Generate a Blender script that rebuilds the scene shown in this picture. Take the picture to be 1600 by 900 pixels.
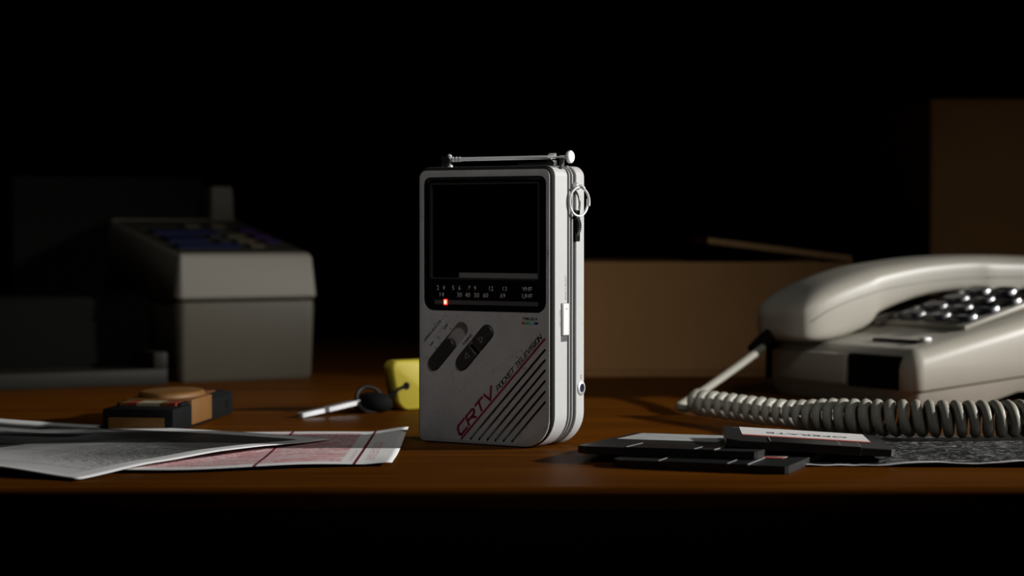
import bpy, bmesh, math, random
from mathutils import Vector, Matrix, noise

for o in list(bpy.data.objects):
    bpy.data.objects.remove(o)
SC = bpy.context.scene
COL = SC.collection
random.seed(7)
R = math.radians

# ------------------------------------------------------------------ camera
cd = bpy.data.cameras.new('camera')
cam = bpy.data.objects.new('camera', cd)
COL.objects.link(cam)
cd.sensor_width = 36.0
cd.lens = 36.0 * 3400 / 1600
cam.location = (0, 0, 0.094)
cam.rotation_euler = (R(90) - math.atan(96 / 3400), 0, 0)
cd.clip_start = 0.01
cd.dof.use_dof = True
cd.dof.focus_distance = 0.908
cd.dof.aperture_fstop = 10.5
SC.camera = cam

# ------------------------------------------------------------------ light
wd = bpy.data.worlds.new('world')
SC.world = wd
wd.use_nodes = True
wd.node_tree.nodes['Background'].inputs[0].default_value = (0.5, 0.55, 0.6, 1)
wd.node_tree.nodes['Background'].inputs[1].default_value = 0.00025


def spot(name, loc, target, energy, cone, blend, radius, color=(1, 1, 1)):
    l = bpy.data.lights.new(name, 'SPOT')
    l.energy = energy
    l.spot_size = R(cone)
    l.spot_blend = blend
    l.shadow_soft_size = radius
    l.color = color
    o = bpy.data.objects.new(name, l)
    COL.objects.link(o)
    o.location = loc
    o.rotation_euler = (Vector(target) - Vector(loc)).to_track_quat('-Z', 'Y').to_euler()
    return o


# desk lamp to the right of the desk (key) and a faint fill spot added at the front right
spot('key_lamp', (1.6, 0.995, 0.53), (0.02, 0.915, 0.06), 156, 36, 0.9, 0.035, (1.0, 0.985, 0.96))
spot('fill_spot', (0.40, 0.06, 1.0), (0.0, 1.01, 0.16), 19, 25, 1.0, 0.10, (1.0, 1.0, 0.985))
spot('corner_fill', (0.9, 0.1, 1.1), (0.325, 1.56, 0.04), 6.5, 11, 1.0, 0.08, (1.0, 0.95, 0.88))  # extra spot, added to brighten the tall box

SC.view_settings.view_transform = 'Standard'
SC.view_settings.look = 'None'
SC.view_settings.gamma = 1.0
SC.view_settings.use_curve_mapping = False
SC.view_settings.exposure = 0.0


# ------------------------------------------------------------------ materials
def node_mat(name):
    m = bpy.data.materials.new(name)
    m.use_nodes = True
    nt = m.node_tree
    return m, nt, nt.nodes['Principled BSDF']


def nd(nt, typ, **kw):
    n = nt.nodes.new(typ)
    for k, v in kw.items():
        if k.startswith('_'):
            setattr(n, k[1:], v)
        else:
            n.inputs[k.replace('~', ' ')].default_value = v
    return n


def plain(name, col, rough=0.5, metal=0.0, nscale=0, namt=0.12, bump=0.0, bscale=None, spec=0.5, coat=0.0):
    """solid colour with a light procedural mottling and fine relief"""
    m, nt, b = node_mat(name)
    b.inputs['Roughness'].default_value = rough
    b.inputs['Metallic'].default_value = metal
    b.inputs['Specular IOR Level'].default_value = spec
    b.inputs['Coat Weight'].default_value = coat
    tc = nd(nt, 'ShaderNodeTexCoord')
    nz = nd(nt, 'ShaderNodeTexNoise', Scale=nscale or 60.0, Detail=5.0, Roughness=0.6)
    nt.links.new(tc.outputs['Object'], nz.inputs['Vector'])
    mx = nd(nt, 'ShaderNodeMix', _data_type='RGBA')
    mx.inputs[6].default_value = (*[c * (1 - namt) for c in col], 1)
    mx.inputs[7].default_value = (*[min(1, c * (1 + namt)) for c in col], 1)
    nt.links.new(nz.outputs['Fac'], mx.inputs[0])
    nt.links.new(mx.outputs[2], b.inputs['Base Color'])
    if bump:
        nb = nd(nt, 'ShaderNodeTexNoise', Scale=bscale or 1500.0, Detail=2.0)
        nt.links.new(tc.outputs['Object'], nb.inputs['Vector'])
        bp = nd(nt, 'ShaderNodeBump', Strength=bump, Distance=0.0004)
        nt.links.new(nb.outputs['Fac'], bp.inputs['Height'])
        nt.links.new(bp.outputs['Normal'], b.inputs['Normal'])
    return m


def silver_mat(name='worn_silver_plastic'):
    m, nt, b = node_mat(name)
    b.inputs['Roughness'].default_value = 0.48
    tc = nd(nt, 'ShaderNodeTexCoord')
    big = nd(nt, 'ShaderNodeTexNoise', Scale=70.0, Detail=8.0, Roughness=0.7)
    nt.links.new(tc.outputs['Object'], big.inputs['Vector'])
    r1 = nd(nt, 'ShaderNodeValToRGB')
    r1.color_ramp.elements[0].position = 0.30
    r1.color_ramp.elements[0].color = (0.40, 0.40, 0.395, 1)
    r1.color_ramp.elements[1].position = 0.62
    r1.color_ramp.elements[1].color = (0.50, 0.50, 0.49, 1)
    nt.links.new(big.outputs['Fac'], r1.inputs['Fac'])
    # small dark specks of wear
    sp = nd(nt, 'ShaderNodeTexNoise', Scale=420.0, Detail=3.0, Roughness=0.7)
    nt.links.new(tc.outputs['Object'], sp.inputs['Vector'])
    r2 = nd(nt, 'ShaderNodeValToRGB')
    r2.color_ramp.elements[0].position = 0.29
    r2.color_ramp.elements[0].color = (0.35, 0.34, 0.33, 1)
    r2.color_ramp.elements[1].position = 0.38
    r2.color_ramp.elements[1].color = (1, 1, 1, 1)
    nt.links.new(sp.outputs['Fac'], r2.inputs['Fac'])
    # hairline scratches: thin level lines of a distorted noise, kept to patches
    cr = nd(nt, 'ShaderNodeTexNoise', Scale=95.0, Detail=4.0, Roughness=0.6, Distortion=1.2)
    nt.links.new(tc.outputs['Object'], cr.inputs['Vector'])
    r3 = nd(nt, 'ShaderNodeValToRGB')
    r3.color_ramp.elements[0].position = 0.488
    r3.color_ramp.elements[0].color = (0, 0, 0, 1)
    e = r3.color_ramp.elements.new(0.5)
    e.color = (1, 1, 1, 1)
    r3.color_ramp.elements[2].position = 0.512
    r3.color_ramp.elements[2].color = (0, 0, 0, 1)
    nt.links.new(cr.outputs['Fac'], r3.inputs['Fac'])
    pz = nd(nt, 'ShaderNodeTexNoise', Scale=34.0, Detail=1.0)
    nt.links.new(tc.outputs['Object'], pz.inputs['Vector'])
    r4 = nd(nt, 'ShaderNodeValToRGB')
    r4.color_ramp.elements[0].position = 0.53
    r4.color_ramp.elements[0].color = (0, 0, 0, 1)
    r4.color_ramp.elements[1].position = 0.61
    r4.color_ramp.elements[1].color = (0.75, 0.75, 0.75, 1)
    nt.links.new(pz.outputs['Fac'], r4.inputs['Fac'])
    mm = nd(nt, 'ShaderNodeMath', _operation='MULTIPLY')
    nt.links.new(r3.outputs['Color'], mm.inputs[0])
    nt.links.new(r4.outputs['Color'], mm.inputs[1])
    x1 = nd(nt, 'ShaderNodeMix', _data_type='RGBA', _blend_type='MULTIPLY')
    x1.inputs[0].default_value = 0.8
    nt.links.new(r1.outputs['Color'], x1.inputs[6])
    nt.links.new(r2.outputs['Color'], x1.inputs[7])
    x2 = nd(nt, 'ShaderNodeMix', _data_type='RGBA')
    nt.links.new(mm.outputs[0], x2.inputs[0])
    nt.links.new(x1.outputs[2], x2.inputs[6])
    x2.inputs[7].default_value = (0.06, 0.055, 0.05, 1)
    nt.links.new(x2.outputs[2], b.inputs['Base Color'])
    bp = nd(nt, 'ShaderNodeBump', Strength=0.08, Distance=0.0003)
    nt.links.new(sp.outputs['Fac'], bp.inputs['Height'])
    nt.links.new(bp.outputs['Normal'], b.inputs['Normal'])
    return m


def wood_mat():
    m, nt, b = node_mat('brown_desk_wood')
    b.inputs['Roughness'].default_value = 0.45
    b.inputs['Specular IOR Level'].default_value = 0.015
    tc = nd(nt, 'ShaderNodeTexCoord')
    mp = nd(nt, 'ShaderNodeMapping')
    mp.inputs['Scale'].default_value = (2.2, 42.0, 42.0)
    nt.links.new(tc.outputs['Object'], mp.inputs['Vector'])
    n1 = nd(nt, 'ShaderNodeTexNoise', Scale=1.6, Detail=8.0, Roughness=0.62, Distortion=0.6)
    nt.links.new(mp.outputs['Vector'], n1.inputs['Vector'])
    r1 = nd(nt, 'ShaderNodeValToRGB')
    r1.color_ramp.elements[0].position = 0.30
    r1.color_ramp.elements[0].color = (0.062, 0.0185, 0.0014, 1)
    r1.color_ramp.elements[1].position = 0.72
    r1.color_ramp.elements[1].color = (0.140, 0.044, 0.0034, 1)
    nt.links.new(n1.outputs['Fac'], r1.inputs['Fac'])
    mp2 = nd(nt, 'ShaderNodeMapping')
    mp2.inputs['Scale'].default_value = (12.0, 900.0, 900.0)
    nt.links.new(tc.outputs['Object'], mp2.inputs['Vector'])
    n2 = nd(nt, 'ShaderNodeTexNoise', Scale=1.0, Detail=3.0)
    nt.links.new(mp2.outputs['Vector'], n2.inputs['Vector'])
    r2 = nd(nt, 'ShaderNodeValToRGB')
    r2.color_ramp.elements[0].position = 0.35
    r2.color_ramp.elements[0].color = (0.62, 0.58, 0.55, 1)
    r2.color_ramp.elements[1].position = 0.6
    r2.color_ramp.elements[1].color = (1, 1, 1, 1)
    nt.links.new(n2.outputs['Fac'], r2.inputs['Fac'])
    x = nd(nt, 'ShaderNodeMix', _data_type='RGBA', _blend_type='MULTIPLY')
    x.inputs[0].default_value = 0.8
    nt.links.new(r1.outputs['Color'], x.inputs[6])
    nt.links.new(r2.outputs['Color'], x.inputs[7])
    nt.links.new(x.outputs[2], b.inputs['Base Color'])
    bp = nd(nt, 'ShaderNodeBump', Strength=0.12, Distance=0.0004)
    nt.links.new(n2.outputs['Fac'], bp.inputs['Height'])
    nt.links.new(bp.outputs['Normal'], b.inputs['Normal'])
    return m


class G:
    """tiny node-graph helper working on UV coordinates, for the printed sheets"""

    def __init__(s, nt):
        s.nt = nt
        uv = nt.nodes.new('ShaderNodeUVMap')
        uv.uv_map = 'UVMap'
        sep = nt.nodes.new('ShaderNodeSeparateXYZ')
        nt.links.new(uv.outputs[0], sep.inputs[0])
        s.uv = uv.outputs[0]
        s.u, s.v = sep.outputs[0], sep.outputs[1]

    def m(s, op, a, b=0.0, c=0.0, clamp=False):
        n = s.nt.nodes.new('ShaderNodeMath')
        n.operation = op
        n.use_clamp = clamp
        for i, x in enumerate((a, b, c)):
            if isinstance(x, (int, float)):
                n.inputs[i].default_value = x
            else:
                s.nt.links.new(x, n.inputs[i])
        return n.outputs[0]

    def sm(s, x, a, b):
        n = s.nt.nodes.new('ShaderNodeMapRange')
        n.interpolation_type = 'SMOOTHSTEP'
        s.nt.links.new(x, n.inputs[0])
        n.inputs[1].default_value = a
        n.inputs[2].default_value = b
        return n.outputs[0]

    def band(s, x, a, b, e=0.002):
        return s.m('MULTIPLY', s.sm(x, a - e, a + e), s.m('SUBTRACT', 1.0, s.sm(x, b - e, b + e)))

    def rect(s, u0, u1, v0, v1, e=0.002):
        return s.m('MULTIPLY', s.band(s.u, u0, u1, e), s.band(s.v, v0, v1, e))

    def noise(s, sx, sy, scale, detail=4.0, dist=0.0, rough=0.6):
        mp = s.nt.nodes.new('ShaderNodeMapping')
        mp.inputs['Scale'].default_value = (sx, sy, 1)
        s.nt.links.new(s.uv, mp.inputs['Vector'])
        n = nd(s.nt, 'ShaderNodeTexNoise', Scale=scale, Detail=detail, Distortion=dist, Roughness=rough)
        s.nt.links.new(mp.outputs[0], n.inputs['Vector'])
        return n.outputs['Fac']

    def mix(s, f, a, b):
        n = nd(s.nt, 'ShaderNodeMix', _data_type='RGBA')
        for k, x in ((0, f), (6, a), (7, b)):
            if isinstance(x, tuple):
                n.inputs[k].default_value = (*x, 1)
            elif isinstance(x, (int, float)):
                n.inputs[k].default_value = x
            else:
                s.nt.links.new(x, n.inputs[k])
        return n.outputs[2]


def photo_print_mat():
    m, nt, b = node_mat('grey_photographic_print')
    b.inputs['Roughness'].default_value = 0.5
    g = G(nt)
    # u runs along the short edge towards the right-hand tip, v along the long edge
    tone = g.noise(1.6, 5.0, 2.2, 5.0, 0.5)
    base = g.mix(g.sm(tone, 0.3, 0.75), (0.17, 0.17, 0.17), (0.36, 0.36, 0.355))
    # paler sweep along the near edge
    base = g.mix(g.m('MULTIPLY', g.m('SUBTRACT', 1.0, g.sm(g.u, 0.10, 0.42)), 0.75), base, (0.80, 0.80, 0.79))
    # dark mass at the tip with scratchy fringe
    d = g.m('ADD', g.m('SUBTRACT', g.u, g.m('MULTIPLY', g.v, 0.9)), g.m('MULTIPLY', g.m('SUBTRACT', g.noise(14.0, 4.0, 3.0, 6.0), 0.5), 0.45))
    base = g.mix(g.m('MULTIPLY', g.sm(d, 0.28, 0.52), 0.94), base, (0.028, 0.028, 0.028))
    fr = g.noise(30.0, 30.0, 4.0, 6.0, 1.0, 0.8)
    near = g.m('MULTIPLY', g.m('SUBTRACT', 1.0, g.sm(g.v, 0.10, 0.34)), g.band(g.u, 0.14, 0.80, 0.12))
    base = g.mix(g.m('MULTIPLY', g.sm(fr, 0.49, 0.55), near), base, (0.05, 0.05, 0.05))
    # hairlines and dark blocks in the picture
    ln = g.m('FRACT', g.m('MULTIPLY', g.m('ADD', g.u, g.m('MULTIPLY', g.v, 0.12)), 4.2))
    base = g.mix(g.m('MULTIPLY', g.band(ln, 0.48, 0.50, 0.01), 0.6), base, (0.05, 0.05, 0.05))
    for r in ((0.30, 0.42, 0.38, 0.66), (0.66, 0.76, 0.44, 0.66), (0.83, 0.9, 0.62, 0.8)):
        base = g.mix(g.m('MULTIPLY', g.rect(*r, 0.006), 0.95), base, (0.02, 0.02, 0.02))
    inside = g.rect(0.035, 0.93, 0.04, 0.975, 0.002)
    nt.links.new(g.mix(inside, (0.78, 0.78, 0.77), base), b.inputs['Base Color'])
    return m


def red_map_mat():
    m, nt, b = node_mat('red_line_print')
    b.inputs['Roughness'].default_value = 0.6
    g = G(nt)
    white = (0.80, 0.79, 0.77)
    big = g.noise(3.0, 4.0, 2.5, 5.0, 1.0)
    col = g.mix(g.m('MULTIPLY', g.sm(big, 0.40, 0.62), 0.8), (0.80, 0.76, 0.75), (0.74, 0.52, 0.52))
    # contour lines
    for sc, w, c in ((3.2, 0.02, (0.50, 0.02, 0.04)), (8.0, 0.03, (0.55, 0.05, 0.07)), (16.0, 0.035, (0.58, 0.10, 0.12))):
        n = g.noise(2.2, 3.4, sc, 5.0, 0.7, 0.7)
        f = g.m('FRACT', g.m('MULTIPLY', n, 7.0))
        col = g.mix(g.m('MULTIPLY', g.band(f, 0.5 - w * 2.7, 0.5 + w * 2.7, 0.03), 0.92), col, c)
    bl = g.noise(6.0, 18.0, 2.0, 6.0, 0.8, 0.75)
    col = g.mix(g.m('MULTIPLY', g.sm(bl, 0.58, 0.63), 0.85), col, (0.36, 0.015, 0.03))
    dk = g.m('MULTIPLY', g.sm(g.noise(14.0, 30.0, 2.0, 6.0, 0.5, 0.8), 0.55, 0.66), g.m('SUBTRACT', 1.0, g.sm(g.u, 0.55, 0.8)))
    col = g.mix(g.m('MULTIPLY', dk, 0.8), col, (0.07, 0.02, 0.02))
    inside = g.rect(0.03, 0.87, 0.06, 0.94, 0.003)
    col = g.mix(inside, white, col)
    # margin text block and frame lines
    tx = g.m('MULTIPLY', g.sm(g.noise(60.0, 25.0, 3.0, 2.0), 0.5, 0.56), g.m('ADD', g.rect(0.925, 0.95, 0.10, 0.62, 0.003), g.rect(0.885, 0.895, 0.08, 0.4, 0.003)))
    col = g.mix(g.m('MULTIPLY', tx, 0.7), col, (0.55, 0.12, 0.12))
    for u0 in (0.902, 0.665):
        col = g.mix(g.band(g.u, u0, u0 + 0.008, 0.001), col, (0.16, 0.005, 0.02))
    col = g.mix(g.m('MULTIPLY', g.rect(0.02, 0.66, 0.55, 0.56, 0.002), 0.8), col, (0.16, 0.01, 0.02))
    nt.links.new(col, b.inputs['Base Color'])
    return m


def crinkle_mat():
    m, nt, b = node_mat('black_and_white_textured_print')
    b.inputs['Roughness'].default_value = 0.55
    g = G(nt)
    n = g.noise(14.0, 9.0, 3.0, 6.0, 1.2, 0.75)
    col = g.mix(g.sm(n, 0.50, 0.58), (0.006, 0.006, 0.006), (0.40, 0.40, 0.40))
    n2 = g.noise(10.0, 26.0, 4.0, 6.0, 0.6, 0.7)
    col = g.mix(g.m('MULTIPLY', g.sm(n2, 0.46, 0.53), 0.92), col, (0.008, 0.008, 0.008))
    col = g.mix(g.rect(-1, 2, 0.022, 2, 0.004), (0.85, 0.85, 0.85), col)
    nt.links.new(col, b.inputs['Base Color'])
    bp = nd(nt, 'ShaderNodeBump', Strength=0.35, Distance=0.0005)
    nt.links.new(n2, bp.inputs['Height'])
    nt.links.new(bp.outputs['Normal'], b.inputs['Normal'])
    return m


def emit_mat(name, col, strength):
    m, nt, b = node_mat(name)
    b.inputs['Base Color'].default_value = (*col, 1)
    b.inputs['Emission Color'].default_value = (*col, 1)
    b.inputs['Emission Strength'].default_value = strength
    return m


M = {}
M['wood'] = wood_mat()
M['edge'] = plain('black_edge_shade', (0.006, 0.006, 0.006), 0.7, spec=0.2)  # shade on the desk's front edge, put into its colour
M['deskdark'] = plain('dark_wood_panel', (0.02, 0.009, 0.003), 0.6)
M['wall'] = plain('dark_wall_paint', (0.03, 0.03, 0.03), 0.9, nscale=8)
M['floor'] = plain('dark_carpet', (0.02, 0.018, 0.016), 0.95, nscale=120, bump=0.4)
M['silver'] = silver_mat()
M['silver2'] = plain('light_silver_plastic', (0.50, 0.50, 0.49), 0.45, nscale=300, namt=0.05, bump=0.05)
M['ribgrey'] = plain('grey_rib_plastic', (0.30, 0.30, 0.295), 0.5)
M['tvblack'] = plain('black_moulded_plastic', (0.012, 0.012, 0.012), 0.45, nscale=200, bump=0.1)
M['bevel'] = plain('charcoal_plastic', (0.018, 0.018, 0.017), 0.6, nscale=200, bump=0.1, spec=0.25)
M['gloss'] = plain('glossy_black_plastic', (0.004, 0.004, 0.004), 0.12, spec=0.35)
M['glass'] = plain('dark_screen_glass', (0.0015, 0.0015, 0.0015), 0.05, spec=0.25)
M['scrframe'] = plain('dark_screen_frame_plastic', (0.03, 0.03, 0.03), 0.6, spec=0.2)
M['framegrey'] = plain('dark_grey_plastic', (0.055, 0.055, 0.055), 0.5)
M['screenstrip'] = plain('grey_screen_strip', (0.17, 0.17, 0.17), 0.5, nscale=300)
M['track'] = plain('smoked_scale_strip', (0.085, 0.08, 0.08), 0.35)
M['scaleink'] = plain('pale_grey_ink', (0.42, 0.41, 0.40), 0.6)
M['darkink'] = plain('dark_grey_ink', (0.03, 0.03, 0.03), 0.6)
M['greyink'] = plain('mid_grey_ink', (0.20, 0.20, 0.20), 0.6)
M['crimson'] = plain('crimson_ink', (0.22, 0.006, 0.03), 0.5)
M['blackink'] = plain('black_ink', (0.008, 0.008, 0.008), 0.5)
M['inkred'] = plain('red_ink', (0.55, 0.05, 0.03), 0.5)
M['inkgreen'] = plain('green_ink', (0.06, 0.42, 0.14), 0.5)
M['inkcyan'] = plain('pale_cyan_ink', (0.22, 0.50, 0.55), 0.5)
M['sockethole'] = plain('dark_blue_socket_plastic', (0.006, 0.009, 0.03), 0.3)
M['inkblue'] = plain('dark_blue_ink', (0.02, 0.03, 0.12), 0.5)
M['led'] = emit_mat('lit_red_indicator', (1.0, 0.012, 0.010), 2.2)
M['ledcore'] = emit_mat('lit_red_indicator_core', (1.0, 0.40, 0.26), 2.2)
M['recess'] = plain('pale_grey_recess_plastic', (0.33, 0.31, 0.30), 0.55, nscale=200)
M['button'] = plain('black_button_plastic', (0.022, 0.021, 0.020), 0.5, nscale=300, bump=0.15)
M['chrome'] = plain('polished_chrome', (0.88, 0.88, 0.88), 0.36, 0.45, namt=0.03)
M['steel'] = plain('brushed_steel', (0.50, 0.50, 0.51), 0.45, 0.6, namt=0.08)
M['darksteel'] = plain('dark_polished_steel', (0.30, 0.30, 0.31), 0.22, 1.0)
M['rod'] = plain('white_rod_sheen', (1.0, 1.0, 1.0), 0.30, 0.0, namt=0.0)  # plain white stands in for reflections on the chrome antenna
M['white'] = plain('white_plastic', (0.80, 0.80, 0.79), 0.4, namt=0.03)
M['beige'] = plain('ivory_telephone_plastic', (0.40, 0.372, 0.312), 0.42, nscale=40, namt=0.05, bump=0.05)
M['cord'] = plain('ivory_cord_plastic', (0.30, 0.285, 0.235), 0.5, nscale=40, namt=0.06)
M['key'] = plain('dark_telephone_key', (0.018, 0.018, 0.024), 0.22, spec=0.6)
M['smallkey'] = plain('grey_memory_key', (0.24, 0.22, 0.20), 0.4)
M['hollow'] = plain('black_hollow', (0.003, 0.003, 0.003), 0.8, spec=0.1)
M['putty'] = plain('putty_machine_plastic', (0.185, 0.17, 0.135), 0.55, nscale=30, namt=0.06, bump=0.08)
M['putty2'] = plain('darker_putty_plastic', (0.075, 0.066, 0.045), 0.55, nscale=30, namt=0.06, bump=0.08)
M['charcoal'] = plain('charcoal_machine_plastic', (0.004, 0.004, 0.0036), 0.8, nscale=30, spec=0.05)
M['trayshade'] = plain('shaded_tray_plastic', (0.012, 0.0105, 0.007), 0.6, nscale=30, spec=0.2)  # tray's colour darkened to stand for the shadow over it
M['keypanel'] = plain('dark_brown_panel', (0.022, 0.019, 0.014), 0.7, spec=0.1)
M['bluekey'] = plain('navy_key_plastic', (0.006, 0.009, 0.032), 0.6, spec=0.1)
M['purplekey'] = plain('purple_key_plastic', (0.02, 0.007, 0.045), 0.6, spec=0.1)
M['tankey'] = plain('tan_key_plastic', (0.06, 0.05, 0.032), 0.6, spec=0.1)
M['orange'] = plain('orange_label_paper', (0.16, 0.068, 0.010), 0.6, nscale=90, namt=0.14)
M['orange2'] = plain('deep_orange_label_paper', (0.15, 0.05, 0.008), 0.6, nscale=90, namt=0.14)
M['cart'] = plain('black_cartridge_plastic', (0.008, 0.009, 0.009), 0.6, nscale=120, bump=0.2, spec=0.05)
M['cream'] = plain('cream_label_paper', (0.30, 0.26, 0.16), 0.6)
M['redlabel'] = plain('red_label_paper', (0.20, 0.014, 0.006), 0.6)
M['yellow'] = plain('yellow_foam_plastic', (0.46, 0.375, 0.025), 0.6, nscale=80, namt=0.06, bump=0.15)
M['floppy'] = plain('black_disk_plastic', (0.014, 0.014, 0.014), 0.42, nscale=100, bump=0.1)
M['shutter'] = plain('scuffed_disk_metal', (0.40, 0.40, 0.40), 0.42, 0.6, nscale=260, namt=0.4)
M['darkshutter'] = plain('black_disk_shutter', (0.012, 0.012, 0.012), 0.35, nscale=200)
M['label'] = plain('white_disk_label', (0.72, 0.70, 0.68), 0.6, nscale=60, namt=0.05)
M['labelgrey'] = plain('grey_scuffed_label', (0.36, 0.37, 0.36), 0.6, nscale=160, namt=0.5)
M['stripe'] = plain('red_label_stripe', (0.50, 0.10, 0.07), 0.6)
M['card'] = plain('brown_cardboard', (0.33, 0.165, 0.055), 0.85, nscale=25, namt=0.12, bump=0.15, bscale=300)
M['cardedge'] = plain('lit_corrugated_edge', (0.46, 0.27, 0.12), 0.85, nscale=300, namt=0.4)
M['photo'] = photo_print_mat()
M['map'] = red_map_mat()
M['crinkle'] = crinkle_mat()


# ------------------------------------------------------------------ mesh helpers
def link(name, bm, mat, parent=None, smooth=35, mats=None):
    bmesh.ops.recalc_face_normals(bm, faces=bm.faces)
    me = bpy.data.meshes.new(name)
    bm.to_mesh(me)
    bm.free()
    o = bpy.data.objects.new(name, me)
    COL.objects.link(o)
    for k in (mats or [mat]):
        me.materials.append(M[k])
    if smooth:
        me.polygons.foreach_set('use_smooth', [True] * len(me.polygons))
        me.set_sharp_from_angle(angle=R(smooth))
    if parent:
        o.parent = parent
    return o


def thing(name, label, cat, loc, rz=0.0, group=None):
    o = bpy.data.objects.new(name, None)
    o.empty_display_size = 0.02
    COL.objects.link(o)
    o.location = loc
    o.rotation_euler = (0, 0, rz)
    return tag(o, label, cat, group)


def tag(o, label, cat=None, group=None, kind=None):
    o['label'] = label
    if cat:
        o['category'] = cat
    if group:
        o['group'] = group
    if kind:
        o['kind'] = kind
    return o


def loft(bm, rings, cap0=True, cap1=True, closed=True):
    vs = [[bm.verts.new(p) for p in r] for r in rings]
    n = len(vs[0])
    for a, b in zip(vs, vs[1:]):
        for i in range(n if closed else n - 1):
            j = (i + 1) % n
            bm.faces.new((a[i], a[j], b[j], b[i]))
    if cap0:
        bm.faces.new(list(reversed(vs[0])))
    if cap1:
        bm.faces.new(vs[-1])
    return bm


def rrect(x0, z0, x1, z1, r, n=6, inset=0.0):
    """rounded rectangle outline; r = (top-left, top-right, bottom-right, bottom-left)"""
    if not isinstance(r, (tuple, list)):
        r = (r,) * 4
    x0 += inset; z0 += inset; x1 -= inset; z1 -= inset
    r = [max(1e-5, q - inset) for q in r]
    out = []
    for (cx, cz, q, a0) in ((x0 + r[0], z1 - r[0], r[0], 180), (x1 - r[1], z1 - r[1], r[1], 90),
                            (x1 - r[2], z0 + r[2], r[2], 0), (x0 + r[3], z0 + r[3], r[3], -90)):
        for k in range(n + 1):
            a = R(a0 - 90 * k / n)
            out.append((cx + q * math.cos(a), cz + q * math.sin(a)))
    return out


def capsule(x0, z0, x1, z1, w, n=8):
    d = Vector((x1 - x0, z1 - z0)).normalized()
    a0 = math.atan2(d.y, d.x)
    out = []
    for (cx, cz, s) in ((x1, z1, -90), (x0, z0, 90)):
        for k in range(n + 1):
            a = a0 + R(s + 180 * k / n)
            out.append((cx + w * math.cos(a), cz + w * math.sin(a)))
    return out


def box_bm(x0, x1, y0, y1, z0, z1, bev=0.0, seg=2, bm=None):
    bm = bm or bmesh.new()
    vs = [bm.verts.new((x, y, z)) for x in (x0, x1) for y in (y0, y1) for z in (z0, z1)]
    fs = [(0, 1, 3, 2), (4, 6, 7, 5), (0, 4, 5, 1), (2, 3, 7, 6), (0, 2, 6, 4), (1, 5, 7, 3)]
    faces = [bm.faces.new([vs[i] for i in f]) for f in fs]
    if bev:
        es = {e for f in faces for e in f.edges}
        bmesh.ops.bevel(bm, geom=list(es), offset=bev, segments=seg, profile=0.5, affect='EDGES')
    return bm


def tube_bm(path, rad, sides=10, bm=None, cap=True, squash=None):
    bm = bm or bmesh.new()
    P = [Vector(p) for p in path]
    T = []
    for i in range(len(P)):
        a, b = P[max(0, i - 1)], P[min(len(P) - 1, i + 1)]
        T.append((b - a).normalized())
    nrm = T[0].orthogonal().normalized()
    rings = []
    for i, p in enumerate(P):
        nrm = (nrm - T[i] * nrm.dot(T[i]))
        nrm = nrm.normalized() if nrm.length > 1e-9 else T[i].orthogonal().normalized()
        bn = T[i].cross(nrm)
        r = rad[i] if isinstance(rad, (list, tuple)) else rad
        rings.append([p + nrm * r * math.cos(2 * math.pi * k / sides) + bn * r * math.sin(2 * math.pi * k / sides) for k in range(sides)])
    return loft(bm, rings, cap, cap)


def lathe_bm(prof, o=(0, 0, 0), axis=(0, 0, 1), n=24, bm=None):
    """prof: (radius, height along axis)"""
    bm = bm or bmesh.new()
    ax = Vector(axis).normalized()
    e1 = ax.orthogonal().normalized()
    e2 = ax.cross(e1)
    o = Vector(o)
    rings = [[o + ax * h + (e1 * math.cos(2 * math.pi * k / n) + e2 * math.sin(2 * math.pi * k / n)) * max(r, 1e-6) for k in range(n)] for r, h in prof]
    return loft(bm, rings, True, True)


def bez(pts, n=8):
    """Catmull-Rom through points"""
    P = [Vector(p) for p in pts]
    P = [P[0] * 2 - P[1]] + P + [P[-1] * 2 - P[-2]]
    out = []
    for i in range(1, len(P) - 2):
        for k in range(n):
            t = k / n
            a, b, c, d = P[i - 1:i + 3]
            out.append(0.5 * ((2 * b) + (c - a) * t + (2 * a - 5 * b + 4 * c - d) * t * t + (3 * b - a - 3 * c + d) * t ** 3))
    out.append(P[-2])
    return out


def boolean(o, cutters):
    for c in cutters:
        md = o.modifiers.new('cut', 'BOOLEAN')
        md.operation = 'DIFFERENCE'
        md.solver = 'EXACT'
        md.object = c
    bpy.context.view_layer.update()
    dg = bpy.context.evaluated_depsgraph_get()
    me = bpy.data.meshes.new_from_object(o.evaluated_get(dg))
    o.modifiers.clear()
    old = o.data
    o.data = me
    bpy.data.meshes.remove(old)
    for c in cutters:
        d = c.data
        bpy.data.objects.remove(c)
        bpy.data.meshes.remove(d)
    me.polygons.foreach_set('use_smooth', [True] * len(me.polygons))
    me.set_sharp_from_angle(angle=R(30))


def text_bm(body, size, org, ex, ey, lift=0.00006, align='LEFT', bold=0.0, sx=1.0):
    cu = bpy.data.curves.new('t', 'FONT')
    cu.body = body
    cu.size = 1.0
    cu.align_x = align
    cu.offset = bold
    cu.resolution_u = 3
    cu.extrude = 0.0
    o = bpy.data.objects.new('t', cu)
    COL.objects.link(o)
    bpy.context.view_layer.update()
    me = bpy.data.meshes.new_from_object(o.evaluated_get(bpy.context.evaluated_depsgraph_get()))
    bpy.data.objects.remove(o)
    bm = bmesh.new()
    bm.from_mesh(me)
    bpy.data.meshes.remove(me)
    bpy.data.curves.remove(cu)
    org, ex, ey = Vector(org), Vector(ex).normalized(), Vector(ey).normalized()
    en = ex.cross(ey)
    for v in bm.verts:
        v.co = org + ex * v.co.x * size * sx + ey * v.co.y * size + en * lift
    r = bmesh.ops.extrude_face_region(bm, geom=bm.faces[:])
    for v in r['geom']:
        if isinstance(v, bmesh.types.BMVert):
            v.co -= en * lift * 1.2
    return bm


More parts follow.
